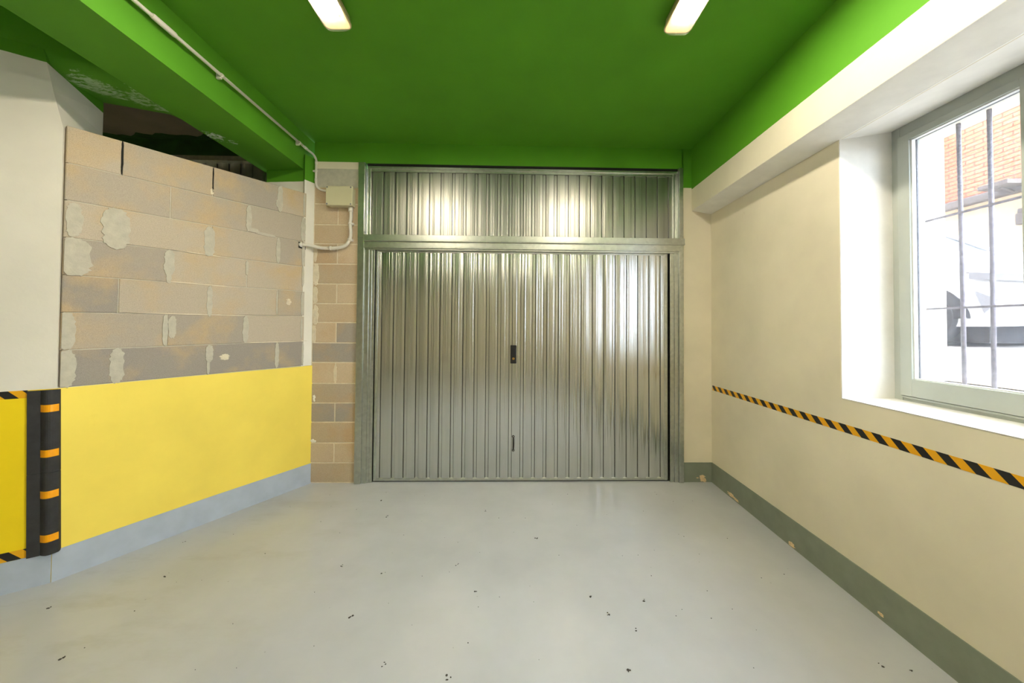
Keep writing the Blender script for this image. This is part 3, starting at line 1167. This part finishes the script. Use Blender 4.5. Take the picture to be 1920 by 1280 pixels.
jb = tag(empty('junction_box', (-1.745, DWY - .042, 2.79), DW_A), 'beige plastic electrical junction box on the block wall strip', 'junction box')
m = MB().mat(M['boxlid'])
m.box((-.118, -.062, .006), (.13, .0, .19), .006)
m.build('back_box', jb)
m = MB().mat(M['boxlid'])
m.box((-.126, -.10, 0), (.138, -.060, .196), .008)
lid = m.build('lid', jb)
for sx in (-.112, .122):
    for sz in (.014, .182):
        m = MB().mat(M['cargrey'])
        m.tube([(sx, -.099, sz), (sx, -.102, sz)], .008, 12)
        m.build('screw', lid)

hose_o = Vector((-1.66, DWY - .07, 2.79))
hs = tag(empty('flexible_hose', tuple(hose_o)), 'ribbed beige cable hose curving from the junction box into the block wall', 'cable hose')
hp = [(-1.645, 3.575, 2.788), (-1.642, 3.58, 2.70), (-1.650, 3.583, 2.62), (-1.642, 3.583, 2.53), (-1.652, 3.583, 2.47), (-1.69, 3.58, 2.405), (-1.76, 3.575, 2.378), (-1.86, 3.57, 2.37), (-1.95, 3.555, 2.374), (-2.02, 3.53, 2.39), (-2.075, 3.50, 2.388), (-2.12, 3.488, 2.384)]
pts = smooth_path([loc(p, hose_o) for p in hp], 26)
m = MB().mat(M['pvc'])
m.tube(pts, .017, 12, rfn=lambda i: .0175 if i % 3 else .0155)
m.build('hose', hs)
m = MB().mat(M['pvc'])
m.tube([loc(p, hose_o) for p in [(-1.645, 3.575, 2.789), (-1.644, 3.577, 2.745)]], .023, 16)
m.build('hose_gland', hs)
for p, d in (((-1.650, 3.583, 2.625), (0, 0, 1)), ((-1.655, 3.583, 2.462), (.3, 0, .9)), ((-1.84, 3.57, 2.371), (1, 0, 0))):
    m = MB().mat(M['pvc'])
    v = Vector(p); dd = Vector(d).normalized() * .009
    m.tube([loc(v - dd, hose_o), loc(v + dd, hose_o)], .021, 14)
    m.box(loc(v + Vector((-.012, .0, -.012)), hose_o), loc(v + Vector((.026, .05, .012)), hose_o), .003)
    m.build('hose_clip', hs)
m = MB().mat(M['pvc'])
m.tube([loc(p, hose_o) for p in [(-2.083, 3.498, 2.387), (-2.106, 3.492, 2.386)]], .024, 16)
m.build('hose_gland', hs)
# dark patch painted as the shade of the hole the hose enters
m = MB().mat(M['dark'])
m.prism([(.10, 2.345), (.168, 2.352), (.168, 2.412), (.10, 2.405)], lambda p: lw(p[0], p[1], 0.0025), lambda p: lw(p[0], p[1], -.05))
hole = m.build('hose_hole_shade', bpy.data.objects['wall_left_upper'])
hole['label'] = 'dark patch for the shaded hole where the hose enters'

# ------------------------------------------------------------------ corner guard and hazard tapes
cg_o = Vector(pw(.06, .183, 0))
cg = tag(empty('corner_guard', tuple(cg_o)), 'black foam corner guard with four orange bands on the left pillar', 'corner guard')
rnd = []
for i in range(9):
    a = math.pi * i / 8
    rnd.append((.033 + .030 * math.cos(math.pi - a) * -1 * -1, .012 + .026 * math.sin(a)))
prof = [(.116, 0.0), (.116, .012), (.066, .012)]
for i in range(0, 9):
    a = math.pi * (1 - i / 8)
    u = .030 + .034 * -math.cos(a) * -1 * 1
    u = .064 - (.074) * (i / 8)
    prof.append((u, .010 + .024 * math.sin(math.pi * i / 8)))
prof.append((-.012, -.02))
prof.append((.0, -.02))


def lean(z):          # the strip was glued on slightly out of plumb
    return -.018 * (1.185 - z)


def guard_piece(z0, z1):
    m = MB().mat(M['foam'])
    m.prism(prof, lambda p: loc(pw(p[0] + lean(z0), z0, p[1]), cg_o), lambda p: loc(pw(p[0] + lean(z1), z1, p[1]), cg_o))
    return m


m = guard_piece(.183, .680)
m.build('foam_profile', cg)
m = guard_piece(.682, 1.185)
m.build('foam_profile', cg)
for zz in (1.075, .80, .55, .285):
    m = MB().mat(M['orange'])
    pr = [(u, o_ + .0015) for (u, o_) in prof[3:12]]
    n = len(pr)
    z0, z1 = zz - .022, zz + .022
    m.grid([[loc(pw(u + lean(z0), z0, o_), cg_o) for u, o_ in pr], [loc(pw(u + lean(z1), z1, o_), cg_o) for u, o_ in pr]])
    b = m.build('reflective_band', cg)
    b['label'] = 'orange reflective band'

TAPE_R = hazard_mat('hazard_tape', (0, -1, 1), .0526, .02)
m = MB().mat(TAPE_R)
m.prism([(-4.9, 1.02), (1.42, .967 + .049), (3.69, .999), (3.69, .950), (1.42, .967), (-4.9, .98)], lambda p: (-.0012, p[0], p[1]), lambda p: (.0, p[0], p[1]))
rw_place(tag(m.build('hazard_tape'), 'long black and yellow hazard tape across the right wall', 'hazard tape'))
TAPE_L = hazard_mat('hazard_tape_pillar', (-.825, -.564, -.9), .052, .06)
for (z0, z1, lab) in ((1.144, 1.19, 'black and yellow hazard tape along the top edge of the yellow pillar paint'), (.187, .241, 'black and yellow hazard tape just above the baseboard of the left pillar')):
    m = MB().mat(TAPE_L)
    m.prism([(.117 + lean(z0), z0), (.7, z0), (.7, z1), (.117 + lean(z1), z1)], lambda p: pw(p[0], p[1], 0.0), lambda p: pw(p[0], p[1], .0015))
    tag(m.build('hazard_tape'), lab, 'hazard tape')

# ------------------------------------------------------------------ floor debris
m = MB().mat(simple('dark_debris', (52, 48, 44), 0.9))
rng = random.Random(21)
spots = [(-0.819, 2.315), (-1.17, 3.266), (-0.218, 3.093), (-1.036, 2.996), (-0.356, 2.407), (-0.212, 2.161), (0.193, 2.699), (0.777, 2.108), (0.484, 2.125), (0.13, 1.599), (-0.592, 1.704), (-1.122, 2.388), (-0.867, 1.979), (0.548, 2.01), (0.661, 1.906), (0.556, 1.674), (-0.279, 1.643), (-2.396, 2.635), (-2.183, 2.276), (-2.133, 1.719), (-2.588, 2.018), (1.759, 1.72), (1.887, 1.689)]
for i in range(70):
    spots.append((rng.uniform(-2.2, 1.8), rng.uniform(1.6, 3.5)))
for i, (x, y) in enumerate(spots):
    big = i < 23
    for j in range(3 if big else 1):
        r = rng.uniform(.003, .008) if big else rng.uniform(.0015, .0038)
        cx, cy = x + rng.uniform(-.012, .012) * big, y + rng.uniform(-.012, .012) * big
        if x < -2.0 and y < (x + 2.019) * 1.73 + 3.75 and False:
            continue
        n = 5
        a0 = rng.random() * 6
        el = rng.uniform(.3, 1)
        pts = [(cx + r * math.cos(a0 + 2 * math.pi * q / n) * (1 if q % 2 else el), cy + r * math.sin(a0 + 2 * math.pi * q / n) * el) for q in range(n)]
        m.prism(pts, lambda p: (p[0], p[1], 0.0002), lambda p: (p[0], p[1], .002))
tag(m.build('floor_debris'), 'scattered dark crumbs of dirt on the grey floor', 'debris', kind='stuff')

# ------------------------------------------------------------------ outside the window
m = MB().mat(simple('dark_shading_render', (112, 86, 74), 0.9, var=0.1))  # unseen storeys added to shade the street, dark to cut bounce
m.box((0.05, -14, 3.76), (0.57, 18, 14.0))
m.box((0.3, 3.97, 1.0), (0.57, 18, 3.76))
m.box((0.3, -14, 1.0), (0.57, -5.1, 3.76))
rw_place(tag(m.build('wall_right_shade_block'), 'added unseen storeys above the garage window, shading the street', 'wall', kind=ST))
m = MB().mat(M['street'])
rows = []
for (x, z) in ((2.9, 1.27), (3.3, 1.29), (4.6, 1.385), (9.4, 1.56)):
    rows.append([(x, -12, z), (x, 4, z), (x, 16, z)])
m.grid(rows)
m.grid([rows[0], [(2.9, -12, 1.0), (2.9, 4, 1.0), (2.9, 16, 1.0)]])
tag(m.build('street', recalc=False), 'pale sunlit street outside the window', 'street', kind=ST)
m = MB().mat(M['kerb'])
m.box((2.56, -12, .9), (2.9, 16, 1.29))
tag(m.build('kerb'), 'tan stone kerb outside the window', 'kerb', kind=ST)

hb = tag(empty('house', (9.0, 7.4, 1.5)), 'orange brick house with cream ground floor across the street', 'building')
m = MB().mat(M['streetwall'])
m.box((0, -2.2, -.6), (4, 8, 2.55))
m.build('ground_floor_wall', hb)
m = MB().mat(M['brick'])
m.box((0, -2.2, 2.66), (4, 0, 5.2))
m.box((-.12, .0, 2.66), (4, 8, 5.2))
m.build('brick_wall', hb)
m = MB().mat(M['cornice'])
m.box((-.12, -2.2, 2.53), (.1, 8, 2.68), .02)
m.build('cornice', hb)
m = MB().mat(M['cornice'])
m.box((-.10, -2.0, 1.95), (.05, -1.15, 2.15), .01)
m.box((-.06, -2.0, 2.15), (.05, -1.15, 2.24), .01)
m.build('shutter_box', hb)
m = MB().mat(M['cargrey'])
m.tube([(-.10, -1.35, 4.55), (-.14, -1.25, 4.62), (-.14, -1.2, 4.5)], .02, 6)
m.build('wall_hook', hb)
m = MB().mat(M['cornice'])
m.box((-.5, -1.35, 2.62), (-.1, -.95, 2.70), .01)
m.tube([(-.12, -1.15, 2.55), (-.35, -1.15, 2.62)], .02, 6)
lampw = m.build('wall_lamp', hb)

# parked white car, nose towards the viewer
car = tag(empty('car', (5.92, 3.62, 1.42), math.radians(-85)), 'white hatchback parked outside behind the window bars', 'car')
# local frame: x = forward (nose at x = 0), y = left of the car, z up; width 1.72
def ZC(z):          # tall body above the wheels
    return z if z < .4 else .4 + (z - .4) * 1.27


def car_section(x, w, zb, zs, zt, tw):
    return [(x, -w, zb), (x, -w * 1.0, zb + .12), (x, -w * 1.02, (zb + zs) / 2), (x, -w * .97, zs), (x, -tw, zt), (x, -tw * .5, zt + .02), (x, 0, zt + .025),
            (x, tw * .5, zt + .02), (x, tw, zt), (x, w * .97, zs), (x, w * 1.02, (zb + zs) / 2), (x, w * 1.0, zb + .12), (x, w, zb)]
m = MB().mat(M['carwhite'])
m.smooth = True
secs = [(.02, .42, .26, .55, .60, .38), (-.06, .60, .22, .62, .72, .52), (-.22, .76, .21, .70, .82, .62), (-.5, .84, .21, .80, .92, .70), (-.9, .86, .22, .88, .985, .74), (-1.3, .86, .22, .92, 1.03, .76),
        (-1.7, .86, .22, .95, 1.0, .8), (-2.6, .86, .22, .96, 1.02, .8), (-3.6, .86, .24, .97, 1.03, .78), (-3.95, .80, .28, .93, 1.0, .7), (-4.05, .70, .34, .8, .9, .6)]
rows = [[(p[0], p[1], ZC(p[2])) for p in car_section(*s_)] for s_ in secs]
m.grid(rows)
m.vf(rows[0], [tuple(range(13))])
m.vf(rows[-1], [tuple(range(13))])
m.build('body', car)
m = MB().mat(M['carwhite'])
m.smooth = True
def cab(x, wb, zb, wt, zt):
    return [(x, -wb, zb), (x, -wt, zt - .05), (x, -wt * .8, zt), (x, 0, zt + .02), (x, wt * .8, zt), (x, wt, zt - .05), (x, wb, zb)]
rows = [[(p[0], p[1], ZC(p[2])) for p in r_] for r_ in (cab(-1.75, .66, 1.36, .62, 1.44), cab(-2.2, .68, 1.4, .64, 1.5), cab(-3.2, .68, 1.4, .62, 1.48), cab(-3.7, .66, 1.3, .58, 1.38))]
m.grid(rows)
for sy in (-1, 1):
    m.tube([(-1.0, sy * .74, ZC(.985)), (-1.45, sy * .70, ZC(1.25)), (-1.8, sy * .655, ZC(1.41))], .035, 8)
    m.tube([(-2.7, sy * .78, ZC(1.0)), (-2.7, sy * .67, ZC(1.42))], .035, 8)
    m.tube([(-3.75, sy * .74, ZC(1.0)), (-3.65, sy * .64, ZC(1.34))], .05, 8)
m.build('roof', car)
m = MB().mat(M['carglass'])
for sy in (-1, 1):
    m.vf([(-1.05, sy * .735, ZC(.99)), (-1.78, sy * .648, ZC(1.40)), (-3.6, sy * .64, ZC(1.34)), (-3.72, sy * .74, ZC(1.0))], [(0, 1, 2, 3)])
m.vf([(-1.02, -.72, ZC(.985)), (-1.02, .72, ZC(.985)), (-1.78, .63, ZC(1.42)), (-1.78, -.63, ZC(1.42))], [(0, 1, 2, 3)])
m.build('windows', car)
m = MB().mat(M['cargrey'])
half = [(-.37, .842), (-.22, .795), (-.07, .655), (.03, .46), (.06, .22)]
line = [(x, -y, .78 - .03 * k) for k, (x, y) in enumerate(half)] + [(.065, 0, .65)] + [(x, y, .78 - .03 * k) for k, (x, y) in reversed(list(enumerate(half)))]
m.grid([[(x + .012, y * 1.02, z - .045) for x, y, z in line], [(x + .012, y * 1.02, z + .03) for x, y, z in line], [(x - .06, y * .97, z + .03) for x, y, z in line]])
m.build('grille_strip', car)
for sy in (-1, 1):
    m = MB().mat(M['cargrey'])
    m.prism([(-.335, .60), (-.19, .50), (-.275, .35)], lambda p: (p[0] + .01, sy * (.845 - (p[0] + .34) * .36), p[1]), lambda p: (p[0] - .01, sy * (.80 - (p[0] + .34) * .36), p[1]))
    m.build('bumper_vent', car)
for (x, sy) in ((-.78, -1), (-.78, 1), (-3.3, -1), (-3.3, 1)):
    m = MB().mat(M['tyre'])
    m.tube([(x, sy * .66, .315), (x, sy * .68, .315), (x, sy * .85, .315), (x, sy * .875, .315)], .315, 32, rfn=lambda i: (.28, .315, .315, .29)[i])
    wh = m.build('wheel', car)
    m = MB().mat(M['wheelmetal'])
    m.tube([(x, sy * .80, .315), (x, sy * .882, .315)], .20, 24)
    m.build('hub_cap', wh)
    m = MB().mat(M['tyre'])
    arch = [(x + .40 * math.cos(math.pi * q / 16), .30 + .40 * math.sin(math.pi * q / 16)) for q in range(17)]
    m.prism(arch, lambda p: (p[0], sy * .60, p[1]), lambda p: (p[0], sy * .868, p[1]))
    m.build('wheel_arch', car)
m = MB().mat(M['tyre'])
m.box((-3.8, -.74, .03), (-.28, .74, .27))  # dark block, also stands for the shadow under the car
m.build('underbody_shadow', car)
